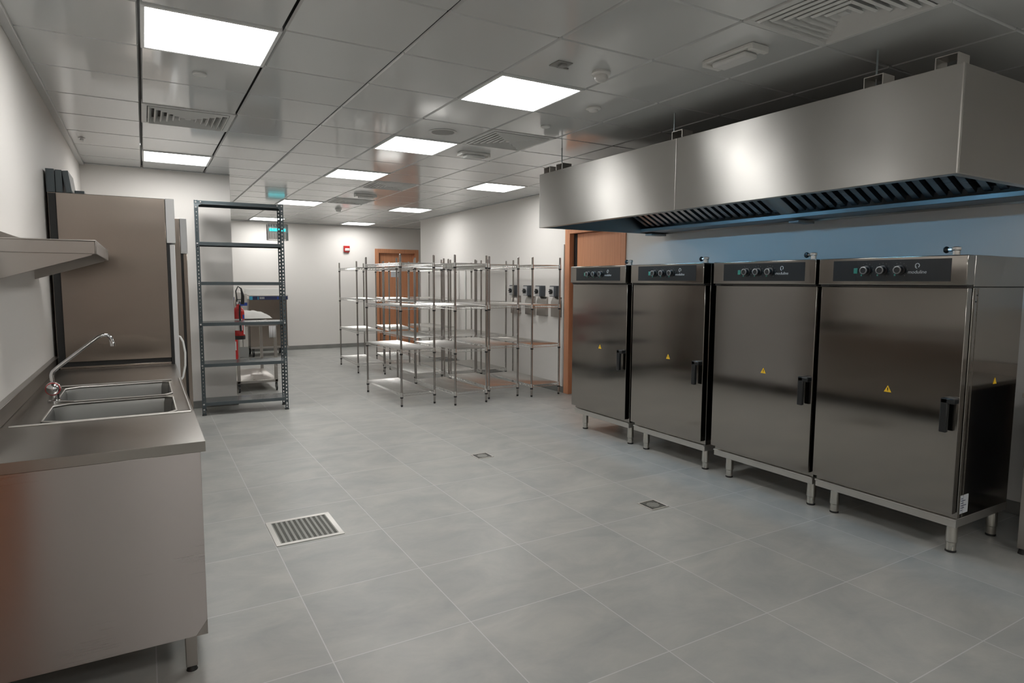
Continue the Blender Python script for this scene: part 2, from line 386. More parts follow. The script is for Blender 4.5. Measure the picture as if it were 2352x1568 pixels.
# ---------------------------------------------------------------- air diffusers
A0 = thing('air_diffuser', 'white square louvred air diffuser between the two left light panels', 'vent', cell(1, 2), 0, 'square louvred ceiling diffusers')
bm = nb(); a = .297; b_ = .262
for p, q, rr, s in ((-a, a, -a, -b_), (-a, a, b_, a), (-a, -b_, -b_, b_), (b_, a, -b_, b_)): box(bm, p, q, rr, s, -.006, .024)
obj('frame', bm, 'diff', A0, .002)
bx('duct_opening', (-b_, b_, -b_, b_, .062, .07), 'dark', A0)
for k in range(6):
    o_ = .258-k*.040; i_ = o_-.030; z0, z1 = .004-.016, .034
    bm = nb(); V = []
    for rr, z in ((o_, z0+.004), (o_-.009, z0-.004), (i_, z1), (i_+.004, z1+.003)):
        V.append([bm.verts.new((sx*rr, sy*rr, z)) for sx, sy in ((-1, -1), (1, -1), (1, 1), (-1, 1))])
    for u in range(4):
        for t in range(4):
            A_, B_ = V[u], V[(u+1) % 4]
            if u in (0, 1, 2, 3): bm.faces.new((A_[t], A_[(t+1) % 4], B_[(t+1) % 4], B_[t]))
    obj('louvre', bm, 'diff', A0)
bx('core', (-.02, .02, -.02, .02, -.01, .03), 'diff', A0)
AL = {(5, -4): 'large square air diffuser at the top right edge, in front of the hood',
 (5, 1): 'square air diffuser near the far end of the hood, right of the round speaker',
 (5, 6): 'square air diffuser between the middle and right rows of light panels',
 (5, 9): 'small distant square air diffuser right of the dark rack light panel'}
for c in AL: dup(A0, cell(*c), 0, AL[c])

# ---------------------------------------------------------------- small ceiling fittings
def gp(i, j, z=0): return (GX+G*i, GY+G*j, CZ+z)
def disc(name, label, cat, i, j, prof, mat, group=None, sub=None):
    t = thing(name, label, cat, gp(i, j), 0, group); bm = nb(); lathe(bm, prof, seg=28); obj('housing', bm, mat, t)
    if sub: bm = nb(); lathe(bm, sub[1], seg=20); obj(sub[0], bm, sub[2], t)
    return t
sm = [(.052, 0), (.055, -.012), (.05, -.02), (.044, -.022)]
smh = [(.036, -.022), (.040, -.034), (.036, -.046), (.022, -.056), (.008, -.058)]
disc('smoke_detector', 'white domed smoke detector beside the large middle light panel', 'detector', 4.80, -1.52, sm, 'white', None, ('sensor_dome', smh, 'white'))
disc('smoke_detector', 'distant smoke detector under the far small diffuser', 'detector', 5.70, 11.3, sm, 'white', None, ('sensor_dome', smh, 'white'))
flat = [(.047, 0), (.05, -.006), (.046, -.012), (.03, -.014)]
disc('heat_detector', 'white round detector with shallow dome halfway to the hood', 'detector', 5.50, -.49, [(.05, 0), (.052, -.010), (.04, -.016)], 'white', None, ('sensor_dome', [(.034, -.016), (.030, -.026), (.012, -.031)], 'white'))
disc('sprinkler_cover', 'flat round cream cover plate behind the top left light panel', 'cover plate', 1.5, .52, [(.036, 0), (.038, -.010), (.034, -.014)], 'diff', 'round ceiling cover plates')
disc('sprinkler_cover', 'flat round cover plate on the ceiling right of the middle light panels', 'cover plate', 5.49, .50, [(.036, 0), (.038, -.010), (.034, -.014)], 'diff', 'round ceiling cover plates')
disc('ceiling_speaker', 'flat round ceiling speaker grille behind the middle light panel', 'speaker', 4.5, 1.5, [(.112, 0), (.114, -.004), (.10, -.007), (.094, -.004)], 'diff', None, ('grille', [(.092, -.003), (.091, -.006), (.02, -.007)], 'grey'))
def sprink(i, j, label):
    t = thing('sprinkler', label, 'sprinkler', gp(i, j)); bm = nb(); lathe(bm, [(.026, 0), (.026, -.004), (.01, -.006), (.008, -.018), (.004, -.02)], seg=16); obj('escutcheon', bm, 'trim', t)
    bm = nb(); lathe(bm, [(.014, -.030), (.014, -.032)], seg=12); tube(bm, [(-.009, 0, -.006), (-.013, 0, -.018), (-.004, 0, -.031)], .0015, 6); tube(bm, [(.009, 0, -.006), (.013, 0, -.018), (.004, 0, -.031)], .0015, 6); obj('deflector', bm, 'bolt', t)
sprink(.27, 4.5, 'tiny sprinkler head on the ceiling near the left wall corner')
t = thing('ceiling_sensor', 'small grey square sensor plate between the light panel and the smoke detector', 'sensor', gp(4.35, -1.5))
bx('base_plate', (-.048, .048, -.048, .048, -.006, 0), 'grey', t, .002); bx('sensor_head', (-.016, .022, -.03, .012, -.018, -.006), 'grey', t, .003); bx('clip', (.0, .07, .028, .04, -.010, -.002), 'grey', t)
def emerg(i, j, label, s=1.0, rz=0):
    t = thing('emergency_light', label, 'emergency light', gp(i, j), rz, 'emergency light boxes on the ceiling')
    bx('housing', (-.065*s, .065*s, -.155*s, .155*s, -.022, 0), 'white', t, .006)
    bx('lens', (-.05*s, .05*s, -.11*s, .11*s, -.052, -.022), 'diff', t, .012)
    bx('end_cap', (-.062*s, .062*s, -.165*s, -.135*s, -.036, -.002), 'white', t, .004)
    bx('end_cap', (-.062*s, .062*s, .135*s, .165*s, -.036, -.002), 'white', t, .004)
emerg(5.50, -2.50, 'long white emergency light box on the ceiling between smoke detector and hood')
emerg(5.48, 2.52, 'grey emergency light box behind the diffuser at the far end of the hood', .9, PI/2)
emerg(5.48, 8.1, 'distant emergency light box on the ceiling above the wire shelving', .9, PI/2)
# hanging insect killer (caged, cyan tubes)
t = thing('insect_killer', 'caged insect killer lamp with glowing cyan tube hanging from wires', 'lamp', (2.075, 11.81, 0))
bm = nb()
for z in (2.17, 2.30, 2.43): 
    for y in (-.07, .07): tube(bm, [(-.175, y, z), (.175, y, z)], .003, 5)
for k in range(9):
    x = -.17+k*.0425
    for y in (-.07, .07): tube(bm, [(x, y, 2.17), (x, y, 2.44)], .0022, 5)
for x in (-.175, .175):
    for z in (2.17, 2.44): tube(bm, [(x, -.07, z), (x, .07, z)], .003, 5)
obj('cage', bm, 'bolt', t)
bx('housing', (-.16, .16, -.05, .05, 2.405, 2.455), 'grey', t, .004)
bx('housing', (-.172, -.155, -.055, .055, 2.17, 2.45), 'grey', t, .003); bx('housing', (.155, .172, -.055, .055, 2.17, 2.45), 'grey', t, .003)
bm = nb(); tube(bm, [(-.13, 0, 2.365), (.14, 0, 2.365)], .013, 10); obj('lit_tube', bm, 'uv', t)
bm = nb(); tube(bm, [(-.13, 0, 2.34), (.14, 0, 2.34)], .009, 10); obj('lit_tube', bm, 'uv', t)
bm = nb(); box(bm, -.15, .15, .035, .04, 2.19, 2.40); obj('reflector', bm, 'steel', t)
for x in (-.11, .11):
    bm = nb(); tube(bm, [(x, 0, 2.455), (x*.9, 0, CZ)], .0015, 5); obj('hanging_wire', bm, 'bolt', t)

# ---------------------------------------------------------------- floor drains
def drain(label, x0, x1, y0, y1, big):
    t = thing('floor_drain', label, 'drain', ((x0+x1)/2, (y0+y1)/2, 0)); a, b = (x1-x0)/2, (y1-y0)/2; f = .028 if big else .010
    bm = nb()
    for p, q, rr, s in ((-a, a, -b, -b+f), (-a, a, b-f, b), (-a, -a+f, -b+f, b-f), (a-f, a, -b+f, b-f)): box(bm, p, q, rr, s, 0.0003, .004)
    obj('frame', bm, 'brushedlight', t, .001)
    bx('sump', (-a+f, a-f, -b+f, b-f, .0003, .0012), 'dark', t)
    bm = nb()
    if big:
        n = 11; wd = 2*(a-f)
        for k in range(n+1):
            x = -a+f+wd*k/n
            box(bm, x-.0065, x+.0065, -b+f, b-f, .0012, .0036)
        m = 34
        for k in range(m):
            y = -b+f+2*(b-f)*(k+.5)/m
            box(bm, -a+f, a-f, y-.0016, y+.0016, .0012, .003)
    else:
        for k in range(9):
            y = -b+f+2*(b-f)*(k+.5)/9; box(bm, -a+f+.012, a-f-.012, y-.003, y+.003, .0012, .0028)
        lathe(bm, [(.042, .0012), (.042, .0032), (.036, .0032)], seg=24)
    obj('grating', bm, 'grating', t)
    if not big: bx('screw', (a-f-.02, a-f-.008, -.006, .006, .003, .0062), 'chrome', t)
drain('large rectangular grated floor drain in the foreground tiles', .57, .947, 3.542, 3.93, True)
drain('small square floor drain farther from the camera, mid floor', 2.327, 2.475, 4.535, 4.68, False)
drain('small square floor drain nearer the steel holding cabinets', 2.768, 2.913, 2.94, 3.09, False)

# ---------------------------------------------------------------- holding cabinets (ovens)
def oven():
    t = thing('holding_cabinet', 'x', 'oven', (3.66, 2.032, 0), 0, 'stainless holding cabinets in a row along the right wall')
    W = .41                     # half width; local x grows to the wall, local y along the row
    # body shell
    bx('body', (.052, .62, -W, W, .205, 1.612), 'oven', t, .003)
    b = nb(); box(b, .05, .62, -W, W, 1.444, 1.450); obj('seam', b, 'gasket', t)
    # head with control glass
    hd = bx('control_head', (-.028, .054, -W, W, 1.456, 1.612), 'oven', t, .004)
    bx('control_glass', (-.0295, -.0275, -W+.075, W-.095, 1.476, 1.596), 'panel', hd)
    def P(y): return -(y)  # helper: distances measured from the right-hand (near) end
    for k, yy in enumerate((-.445, -.34, -.245)):      # knobs
        y = W+yy+.02+(-.0)
    kn = [(.112, 1.538), (.018, 1.538), (-.078, 1.538)]
    for (y, z) in kn:
        b = nb(); lathe(b, [(.028, -.030), (.028, -.034), (.020, -.036), (.0185, -.060), (.016, -.062)], (0, y, z), 28, 'x'); obj('knob', b, 'black', hd)
        b = nb(); lathe(b, [(.0215, -.056), (.0215, -.0635), (.0165, -.0645), (.0165, -.056)], (0, y, z), 28, 'x'); obj('knob_ring', b, 'silver', hd)
        b = nb()
        for q in range(11):
            a = math.radians(-140+q*28); c, s = math.cos(a), math.sin(a)
            box(b, -.0304, -.0294, y-s*.040-.0009, y-s*.040+.0009, z+c*.040-.0025, z+c*.040+.0025)
        obj('dial_marks', b, 'printdim', hd)
        bx('dial_lamp', (-.0304, -.0294, y+.024, y+.032, z-.032, z-.022), 'green', hd)
    bx('power_switch', (-.0345, -.0294, .162, .186, 1.520, 1.552), 'green', hd, .002)
    # emblem: small broken ring with a drop, and the word below it
    b = nb()
    ey, ez = -.168, 1.562
    for q in range(18):
        a0, a1 = math.radians(-60+q*17), math.radians(-60+(q+1)*17)
        v = [b.verts.new((-.0301, ey+rr*math.cos(a), ez+rr*math.sin(a))) for rr, a in ((.0085, a0), (.0125, a0), (.0125, a1), (.0085, a1))]; b.faces.new(v)
    tube(b, [(-.0301, ey+.011, ez-.006), (-.0301, ey+.006, ez-.014), (-.0301, ey, ez-.017)], [.0022, .0022, .001], 6)
    obj('emblem', b, 'print', hd)
    text_part('wordmark', 'moduline', .026, 'print', hd, (-.030, ey, 1.526), (PI/2, 0, -PI/2), shear=.15)
    # narrow hinge bar
    bx('hinge_bar', (-.01, .055, -W+.005, W-.005, 1.4445, 1.4555), 'gasket', t)
    bx('hinge', (-.012, .03, W-.06, W-.012, 1.442, 1.4555), 'black', t)
    # door: skin with folded sides
    d = bx('door', (0, .046, -W+.004, W-.004, .240, 1.4425), 'oven', t, .003)
    bx('door_gasket', (.046, .053, -W+.012, W-.012, .25, 1.435), 'gasket', d)
    # black lever handle near the right edge
    b = nb(); box(b, -.050, .0, -.405, -.335, .836, .866); box(b, -.050, -.024, -.372, -.335, .682, .866); obj('handle', b, 'black', d, .006)
    b = nb(); box(b, -.012, .0, -.405, -.36, .72, .83)
    b.free()
    # yellow triangle
    b = nb(); cy, cz, s = -.035, .862, .021
    prism(b, [(cy-s, cz-s*.85), (cy+s, cz-s*.85), (cy, cz+s)], 'x', -.0012, 0); tr = obj('warning_sticker', b, 'yellow', d)
    b = nb(); prism(b, [(cy-.003, cz-.006), (cy+.003, cz-.006), (cy+.002, cz+.009), (cy-.002, cz+.009)], 'x', -.0016, -.0012); box(b, -.0016, -.0012, cy-.002, cy+.002, cz-.012, cz-.008); obj('warning_mark', b, 'black', d)
    # base frame and legs
    b = nb(); box(b, .044, .62, -W+.0, W-.0, .158, .206); box(b, .035, .044, -W, W, .195, .206); obj('base_frame', b, 'brushedlight', t, .002)
    for x in (.11, .565):
        for y in (-.365, .365*.86):
            b = nb(); lathe(b, [(.027, .158), (.029, .075), (.029, .06), (.025, .055), (.025, .012)], (x, y, 0), 24); l = obj('leg', b, 'leg', t)
            b = nb(); lathe(b, [(.026, .012), (.027, .002), (.025, .0)], (x, y, 0), 24); obj('foot', b, 'gasket', l)
    # steam valve with black knob on top
    b = nb(); lathe(b, [(.026, 1.612), (.026, 1.618), (.018, 1.620), (.018, 1.642), (.022, 1.646), (.022, 1.660), (.012, 1.664)], (.14, -.275, 0), 18); v = obj('steam_valve', b, 'brushedlight', t)
    b = nb(); tube(b, [(.14, -.275, 1.648), (.14, -.235, 1.648)], .010, 12); obj('valve_neck', b, 'chrome', v)
    b = nb(); lathe(b, [(.010, 0), (.017, .006), (.019, .014), (.015, .022)], (.14, -.238, 1.648), 16, 'y'); obj('valve_knob', b, 'black', v)
    return t
ov = oven()
ov['label'] = 'nearest holding cabinet at far right, its whole side panel and side sticker in view'
OL = [((3.66, 2.875, 0), 'second holding cabinet from the right in the row of four'),
      ((3.66, 3.790, 0), 'third holding cabinet from the right in the row of four'),
      ((3.66, 4.680, 0), 'farthest holding cabinet, leftmost of the row and in front of the wooden door')]
for p, l in OL: dup(ov, p, 0, l)
# only the nearest one shows its side: seam folds, data plate, triangle, screw holes
b = nb(); box(b, .125-.06, .125-.056, -.4125, -.41, .21, 1.44); box(b, .16-.06, .162-.06, -.4125, -.41, .21, 1.44); obj('side_fold', b, 'oven', ov)
pl = bx('data_plate', (.066, .156, -.4122, -.41, .232, .332), 'paper', ov, 0, 'pale blue printed data plate')
for k in range(6): bx('plate_line', (.078, .095+.01*((k*7) % 5), -.4128, -.4122, .248+k*.013, .252+k*.013), 'navy', pl)
b = nb(); prism(b, [(.340, .918), (.376, .918), (.358, .952)], 'y', -.4122, -.41); obj('warning_sticker', b, 'yellow', ov)
for x, z in ((.076, 1.404), (.063, 1.371)):
    b = nb(); lathe(b, [(.004, -.4123), (.004, -.41)], (x+.02, 0, z), 10, 'y'); obj('screw_hole', b, 'black', ov)

# ---------------------------------------------------------------- extraction hood
HX0, HX1, HY0, HY1, HZ0, HZ1 = 3.20, 4.715, 1.50, 5.00, 1.962, 2.447
h = thing('extraction_hood', 'long stainless steel extraction hood hanging over the holding cabinets', 'hood', (HX0, HY0, HZ0))
def hb(name, d, mat, par=None, bev=0, lab=None):
    x0, x1, y0, y1, z0, z1 = d
    return bx(name, (x0-HX0, x1-HX0, y0-HY0, y1-HY0, z0-HZ0, z1-HZ0), mat, par or h, bev, lab)
ym = 3.262
f1 = hb('front_panel', (HX0, HX0+.015, HY0, ym-.0015, HZ0, HZ1), 'hood', None, .002)
f2 = hb('front_panel', (HX0, HX0+.015, ym+.0015, HY1, HZ0, HZ1), 'hood', None, .002)
hb('end_panel', (HX0+.015, HX1, HY0, HY0+.015, HZ0, HZ1), 'hood', None, .002)
hb('end_panel', (HX0+.015, HX1, HY1-.015, HY1, HZ0, HZ1), 'hood', None, .002)
hb('corner_bead', (HX0-.0025, HX0+.004, HY0-.0025, HY0+.004, HZ0, HZ1), 'brushedlight', None, .001)
hb('seam_bead', (HX0-.0012, HX0, ym-.0015, ym+.0015, HZ0, HZ1), 'brushedlight', None, .0005)
hb('roof', (HX0+.015, HX1, HY0+.015, HY1-.015, HZ1-.012, HZ1), 'hood')
hb('back_panel', (HX1-.012, HX1, HY0+.015, HY1-.015, HZ0, HZ1-.012), 'hood')
hb('lower_flange', (HX0+.015, HX0+.06, HY0+.015, HY1-.015, HZ0, HZ0+.010), 'hood', None, .001)
hb('lower_flange', (HX0+.06, HX1-.012, HY0+.015, HY0+.045, HZ0, HZ0+.010), 'hood', None, .001)
hb('gutter', (4.43, HX1-.012, HY0+.045, HY1-.015, HZ0+.012, HZ0+.045), 'gutter', None, .003)
# sloping baffle filters: from high at the front to the gutter at the back
A_ = Vector((3.62, 0, 2.42)); B_ = Vector((4.45, 0, 2.015)); dv = (B_-A_); Ls = dv.length; ang = math.atan2(-dv.z, dv.x)
rotm = Matrix.Rotation(ang, 3, 'Y')
secs = [(HY0+.04, 3.20), (3.34, HY1-.06)]
for (sa, sb) in secs:
    n = 4; wd = (sb-sa)/n
    for k in range(n):
        y0 = sa+k*wd+.003; y1 = sa+(k+1)*wd-.003
        b = nb(); box(b, 0, Ls, y0, y1, .045, .050, rotm, A_-Vector((HX0, HY0, HZ0)))
        bk = obj('filter_frame', b, 'dark', h)
        b = nb(); m = 5; p = (y1-y0)/m
        for q in range(m):
            yy = y0+p*q
            box(b, .01, Ls-.015, yy+.006, yy+p*.60, 0, .004, rotm, A_-Vector((HX0, HY0, HZ0)))
            box(b, .01, Ls-.015, yy+.006, yy+.009, .0, .03, rotm, A_-Vector((HX0, HY0, HZ0)))
            box(b, .01, Ls-.015, yy+p*.60-.003, yy+p*.60, .0, .03, rotm, A_-Vector((HX0, HY0, HZ0)))
        obj('filter_baffle', b, 'filter', bk)
for (la_, lb_) in ((3.75, 4.65), (2.15, 2.65)):
    lp = hb('hood_lamp', (HX0+.016, HX0+.075, la_-.04, lb_+.04, 2.285, 2.335), 'white', None, .003)
    b = nb(); tube(b, [(.055, la_-HY0, 2.268-HZ0), (.055, lb_-HY0, 2.268-HZ0)], .012, 10); obj('lamp_tube', b, 'hoodlamp', lp)
b = nb(); box(b, -.02, Ls, 3.20, 3.34, -.012, .06, rotm, A_-Vector((HX0, HY0, HZ0))); obj('divider_beam', b, 'hood', h, .003)
for yy in (3.27, 4.95):
    bb = hb('junction_box', (4.50, HX1-.01, yy-.045, yy+.045, HZ0-.020, HZ0-.001), 'grey', None, .003)
# channel brackets on top, and threaded rods to the ceiling
for k, yy in enumerate((1.60, 1.94, 3.31, 4.755, 4.985-.03)):
    b = nb(); x0 = .05
    box(b, x0, x0+.10, yy-.05-HY0, yy-.045-HY0, HZ1-HZ0, HZ1-HZ0+.068); box(b, x0, x0+.10, yy+.045-HY0, yy+.05-HY0, HZ1-HZ0, HZ1-HZ0+.068); box(b, x0, x0+.10, yy-.045-HY0, yy+.045-HY0, HZ1-HZ0+.064, HZ1-HZ0+.068)
    obj('hanging_bracket', b, 'brushedlight', h)
for yy in (1.96, 3.40, 4.80):
    b = nb(); tube(b, [(.11, yy-HY0, HZ1-HZ0), (.11, yy-HY0, CZ-HZ0)], .005, 8); obj('threaded_rod', b, 'rod', h)

# ---------------------------------------------------------------- table at the right edge
t = thing('work_table', 'steel work table cut off by the right picture edge beside the nearest cabinet', 'table', (4.05, .55, 0))
bx('table_top', (-.01, .69, -.6, .95, .858, .885), 'steel', t, .003)
bx('upstand', (.62, .69, -.6, .95, .885, .965), 'steel', t, .002)
bx('cabinet_body', (.05, .66, -.56, .88, .16, .857), 'greybox', t, .004)
for x in (.005, .625):
    for y in (.885, -.575):
        l = bx('leg', (x, x+.04, y, y+.04, .03, .858), 'steel', t, .003)
        b = nb(); lathe(b, [(.014, .03), (.018, .01), (.020, 0)], (x+.02, y+.02, 0), 14); obj('foot', b, 'gasket', l)

# ---------------------------------------------------------------- sink counter
s = thing('sink_counter', 'stainless steel counter with two sink bowls at lower left', 'sink', (XL, 2.5, 0))
X0, X1, Y0, Y1, ZT = .002, .693, 0.0, 2.455, .88        # local to (-.525, 2.5)
def ring_poly(cx0, cx1, cy0, cy1, ch, z):
    return [(cx0+ch, cy0, z), (cx1-ch*.45, cy0, z), (cx1, cy0+ch*.55, z), (cx1, cy1-ch*.45, z), (cx1-ch*.45, cy1, z), (cx0+ch*.8, cy1, z), (cx0, cy1-ch*.6, z), (cx0, cy0+ch*.6, z)]
bowls = [(.137, .625, .64, 1.085), (.137, .625, 1.15, 1.625)]
# worktop: flat drainer, rim and recessed sink deck built from a grid with the bowl holes left open
b = nb()
ix = [X0, .06, .137, .625, .662, X1]; iy = [Y0, .595, .64, 1.085, 1.15, 1.625, 1.70, Y1]
def zz(i, j):  # deck slightly sunk between the rims
    return ZT-.008 if (1 <= i <= 4 and 2 <= j <= 5) else ZT
vd = {}
for i, x in enumerate(ix):
    for j, y in enumerate(iy): vd[i, j] = b.verts.new((x, y, zz(i, j)))
for i in range(5):
    for j in range(7):
        if i == 2 and j in (2, 4): continue
        b.faces.new((vd[i, j], vd[i+1, j], vd[i+1, j+1], vd[i, j+1]))
# folded edges
for (p, q) in (((0, 0), (5, 0)), ((5, 0), (5, 7)), ((5, 7), (0, 7))):
    pass
e = .038
box(b, X0, X1, Y0, Y0+.002, ZT-e, ZT); box(b, X1-.002, X1, Y0+.002, Y1, ZT-e, ZT-.0005)
box(b, X0, X1-.002, Y0+.002, Y0+.02, ZT-e, ZT-e+.002)
top = obj('worktop', b, 'top', s, .0015)
# raised rims round the sink zone
b = nb(); tube(b, [(.04, .60, ZT+.001), (X1-.012, .60, ZT+.001)], .005, 8); tube(b, [(.06, 1.665, ZT+.001), (.64, 1.665, ZT+.001)], .005, 8); tube(b, [(X1-.012, .60, ZT+.001), (X1-.012, 1.70, ZT+.001)], .004, 8); obj('rim', b, 'brushedlight', top)
# bowls
for (a, c, d, e2) in bowls:
    b = nb(); rings = []
    ch = .075
    for (ins, z) in ((-.006, ZT-.006), (0, ZT-.010), (.006, ZT-.03), (.014, ZT-.24), (.04, ZT-.265), (.12, ZT-.272)):
        pts = ring_poly(a+ins, c-ins, d+ins, e2-ins, max(.02, ch-ins*.3), z)
        rings.append([b.verts.new(p) for p in pts])
    for k in range(len(rings)-1):
        for m in range(8):
            f = b.faces.new((rings[k][m], rings[k][(m+1) % 8], rings[k+1][(m+1) % 8], rings[k+1][m])); f.smooth = k > 1
    b.faces.new(rings[-1]); bo = obj('bowl', b, 'bowl', s)
    b = nb(); pts = ring_poly(a-.002, c+.002, d-.002, e2+.002, ch, ZT-.003); tube(b, pts+[pts[0]], .0045, 6); obj('bowl_rim', b, 'brushedlight', bo)
    # corner gussets close the deck at the chamfered corners
    b = nb()
    for tri in (((a, d), (a+ch, d), (a, d+ch*.6)), ((a, e2), (a, e2-ch*.6), (a+ch*.8, e2)), ((c, d), (c, d+ch*.55), (c-ch*.45, d)), ((c, e2), (c-ch*.45, e2), (c, e2-ch*.45))):
        prism(b, tri, 'z', ZT-.0085, ZT-.0065)
    obj('deck_corner', b, 'top', bo)
    b = nb(); lathe(b, [(.045, ZT-.272), (.045, ZT-.268), (.03, ZT-.268)], ((a+c)/2, (d+e2)/2, 0), 20); obj('waste', b, 'chrome', bo)
b = nb(); box(b, .0, .014, Y0, Y1, ZT, ZT+.085); box(b, .0, .030, Y0, Y1, ZT+.082, ZT+.088); obj('backsplash', b, 'top', s, .002)
# end panel facing the camera, its folds and the frame under the counter
b = nb(); box(b, .03, .676, .002, .006, .150, ZT-.0385); obj('end_panel', b, 'sinkside', s, .001)
b = nb(); box(b, .668, .676, .006, Y1-.02, .150, ZT-.0385); obj('side_panel', b, 'steel', s, .001)
b = nb(); prism(b, [(.636, .150), (.676, .150), (.676, .205)], 'y', .0005, .002); obj('corner_gusset', b, 'steel', s)
for (x, y) in ((.60, .03), (.60, Y1-.07), (.04, .03), (.04, Y1-.07)):
    l = bx('leg', (x, x+.04, y, y+.04, .02, .80), 'steel', s, .003)
    b = nb(); lathe(b, [(.014, .022), (.017, .01), (.020, 0)], (x+.02, y+.02, 0), 14); obj('foot', b, 'gasket', l)
bx('undershelf', (.04, .64, .06, Y1-.06, .15, .17), 'steel', s, .002)
# mixer tap
tp = nb(); lathe(tp, [(.028, ZT-.008), (.028, ZT+.004), (.022, ZT+.008), (.021, ZT+.035), (.024, ZT+.040)], (.128, 1.19, 0), 20)
tap = obj('mixer_tap', tp, 'chrome', s)
b = nb(); lathe(b, [(.004, -.034), (.014, -.032), (.024, -.024), (.031, -.010), (.033, .002), (.031, .014), (.022, .027), (.008, .033)], (.128, 1.175, ZT+.062), 20, 'y'); obj('tap_body', b, 'chrome', tap)
b = nb(); lathe(b, [(.0285, -.0175), (.0308, -.0145), (.0305, -.0120)], (.128, 1.175, ZT+.062), 20, 'y'); obj('hot_ring', b, 'redhot', tap)
b = nb(); tube(b, [(.125, 1.19, ZT+.085), (.123, 1.192, ZT+.125), (.128, 1.193, ZT+.140), (.142, 1.195, ZT+.155), (.315, 1.225, ZT+.298), (.335, 1.228, ZT+.308), (.355, 1.231, ZT+.306), (.368, 1.233, ZT+.292), (.376, 1.234, ZT+.262)], [.009, .009, .009, .009, .0085, .0085, .009, .0095, .010], 12); obj('spout', b, 'chrome', tap)
b = nb(); lathe(b, [(.011, ZT+.250), (.012, ZT+.266), (.010, ZT+.268)], (.376, 1.234, 0), 14); obj('aerator', b, 'chrome', tap)

# ---------------------------------------------------------------- wall shelf over the counter
s = thing('wall_shelf', 'stainless wall shelf on two brackets above the sink counter', 'shelf', (XL, 3.34, 1.575))
b = nb(); box(b, .0, .35, 0, 1.09, .054, .060); box(b, .345, .35, 0, 1.09, .0, .054); box(b, .0, .345, 0, .005, .0, .054); box(b, .0, .345, 1.085, 1.09, .0, .054); box(b, 0, .005, .005, 1.085, .06, .092); obj('shelf_board', b, 'steel', s, .002)
for y in (.012, 1.04):
    b = nb(); prism(b, [(.001, -.11), (.001, .052), (.34, .052), (.34, .002), (.33, -.004)], 'y', y, y+.003)
    prism(b, [(.001, -.112), (.001, -.110), (.33, -.004), (.33, -.006)], 'y', y, y+.03)
    obj('bracket', b, 'steel', s)

# ---------------------------------------------------------------- tall refrigerators
def fridge(label, y0, y1, xb, xa, ztop, handle):
    t = thing('refrigerator', label, 'refrigerator', (XL, y0, 0), 0, 'tall stainless refrigerators on the left wall')
    L = y1-y0; D = xb-XL
    bx('body', (xa-XL, D, .018, L, .12, ztop), 'fridge', t, .004)
    # thin proud side skin leaving a dark joint round it
    bx('side_joint', (xa-XL+.004, D-.004, .014, .018, .13, ztop-.006), 'gasket', t)
    bx('side_skin', (xa-XL+.045, D-.001, .002, .014, .925 if handle else .16, ztop-.003), 'fridge', t, .002)
    if handle: bx('side_skin_lower', (xa-XL+.012, D-.002, .002, .014, .16, .895), 'fridge', t, .002)
    # head box with display and doors in front of the body
    bx('head_box', (D+.001, D+.056, .0, L, ztop-.30, ztop), 'film', t, .003)
    n = 2 if L > .9 else 1
    for k in range(n):
        a = .004+k*L/n; c = (k+1)*L/n-.004
        d = bx('door', (D+.018, D+.050, a, c, .14, ztop-.31), 'film' if handle else 'fridge', t, .004)
        bx('door_gasket', (D+.0, D+.018, a+.004, c-.006, .15, ztop-.301), 'gasket', d)
        if handle and k == 0:
            b = nb(); tube(b, [(D+.045, .03, 1.07), (D+.058, .028, 1.065), (D+.075, .027, 1.03), (D+.085, .027, .95), (D+.082, .027, .86), (D+.066, .028, .78), (D+.045, .03, .75)], .007, 10); obj('handle', b, 'white', d)
    for x in (.08, D-.06):
        for y in (.08, L-.08):
            b = nb(); lathe(b, [(.022, .12), (.022, .01), (.026, 0)], (x, y, 0), 14); obj('leg', b, 'leg', t)
    return t
fridge('nearest tall refrigerator with brown brushed side panel standing behind the sink', 4.965, 6.36, .146, -.505, 2.015, True)
f2_ = fridge('second tall refrigerator, mostly hidden behind the first one', 6.42, 7.16, .297, -.34, 2.010, False)
bx('maker_badge', (.823, .826+.053, -.0015, 0, 1.70, 1.712), 'label', f2_)
# spare grey shelf panels lying on top of the refrigerator
def spare(x, w_, hgt, tilt, y, label, y2=.36):
    bmm = nb(); R_ = Matrix.Rotation(tilt, 3, 'Y')
    box(bmm, 0, w_, 0, y2, 0, hgt, R_); box(bmm, w_*.1, w_*.9, -.003, 0, .004, hgt-.004, R_)
    o = obj('spare_shelf_panel', bmm, 'rack', None, .002); o.location = (x, y, 2.016); return tag(o, label, 'shelf panel', 'spare rack shelf panels on the refrigerator')
spare(-.512, .046, .150, 0, 5.02, 'leftmost upright dark grey shelf panel on top of the refrigerator')
spare(-.463, .036, .146, 0, 5.02, 'middle upright dark grey shelf panel on top of the refrigerator')
spare(-.410, .034, .142, -.12, 5.02, 'leaning dark grey shelf panel, rightmost of the upright three')
spare(-.372, .055, .032, 0, 5.12, 'flat low dark grey shelf panel lying right of the upright ones')

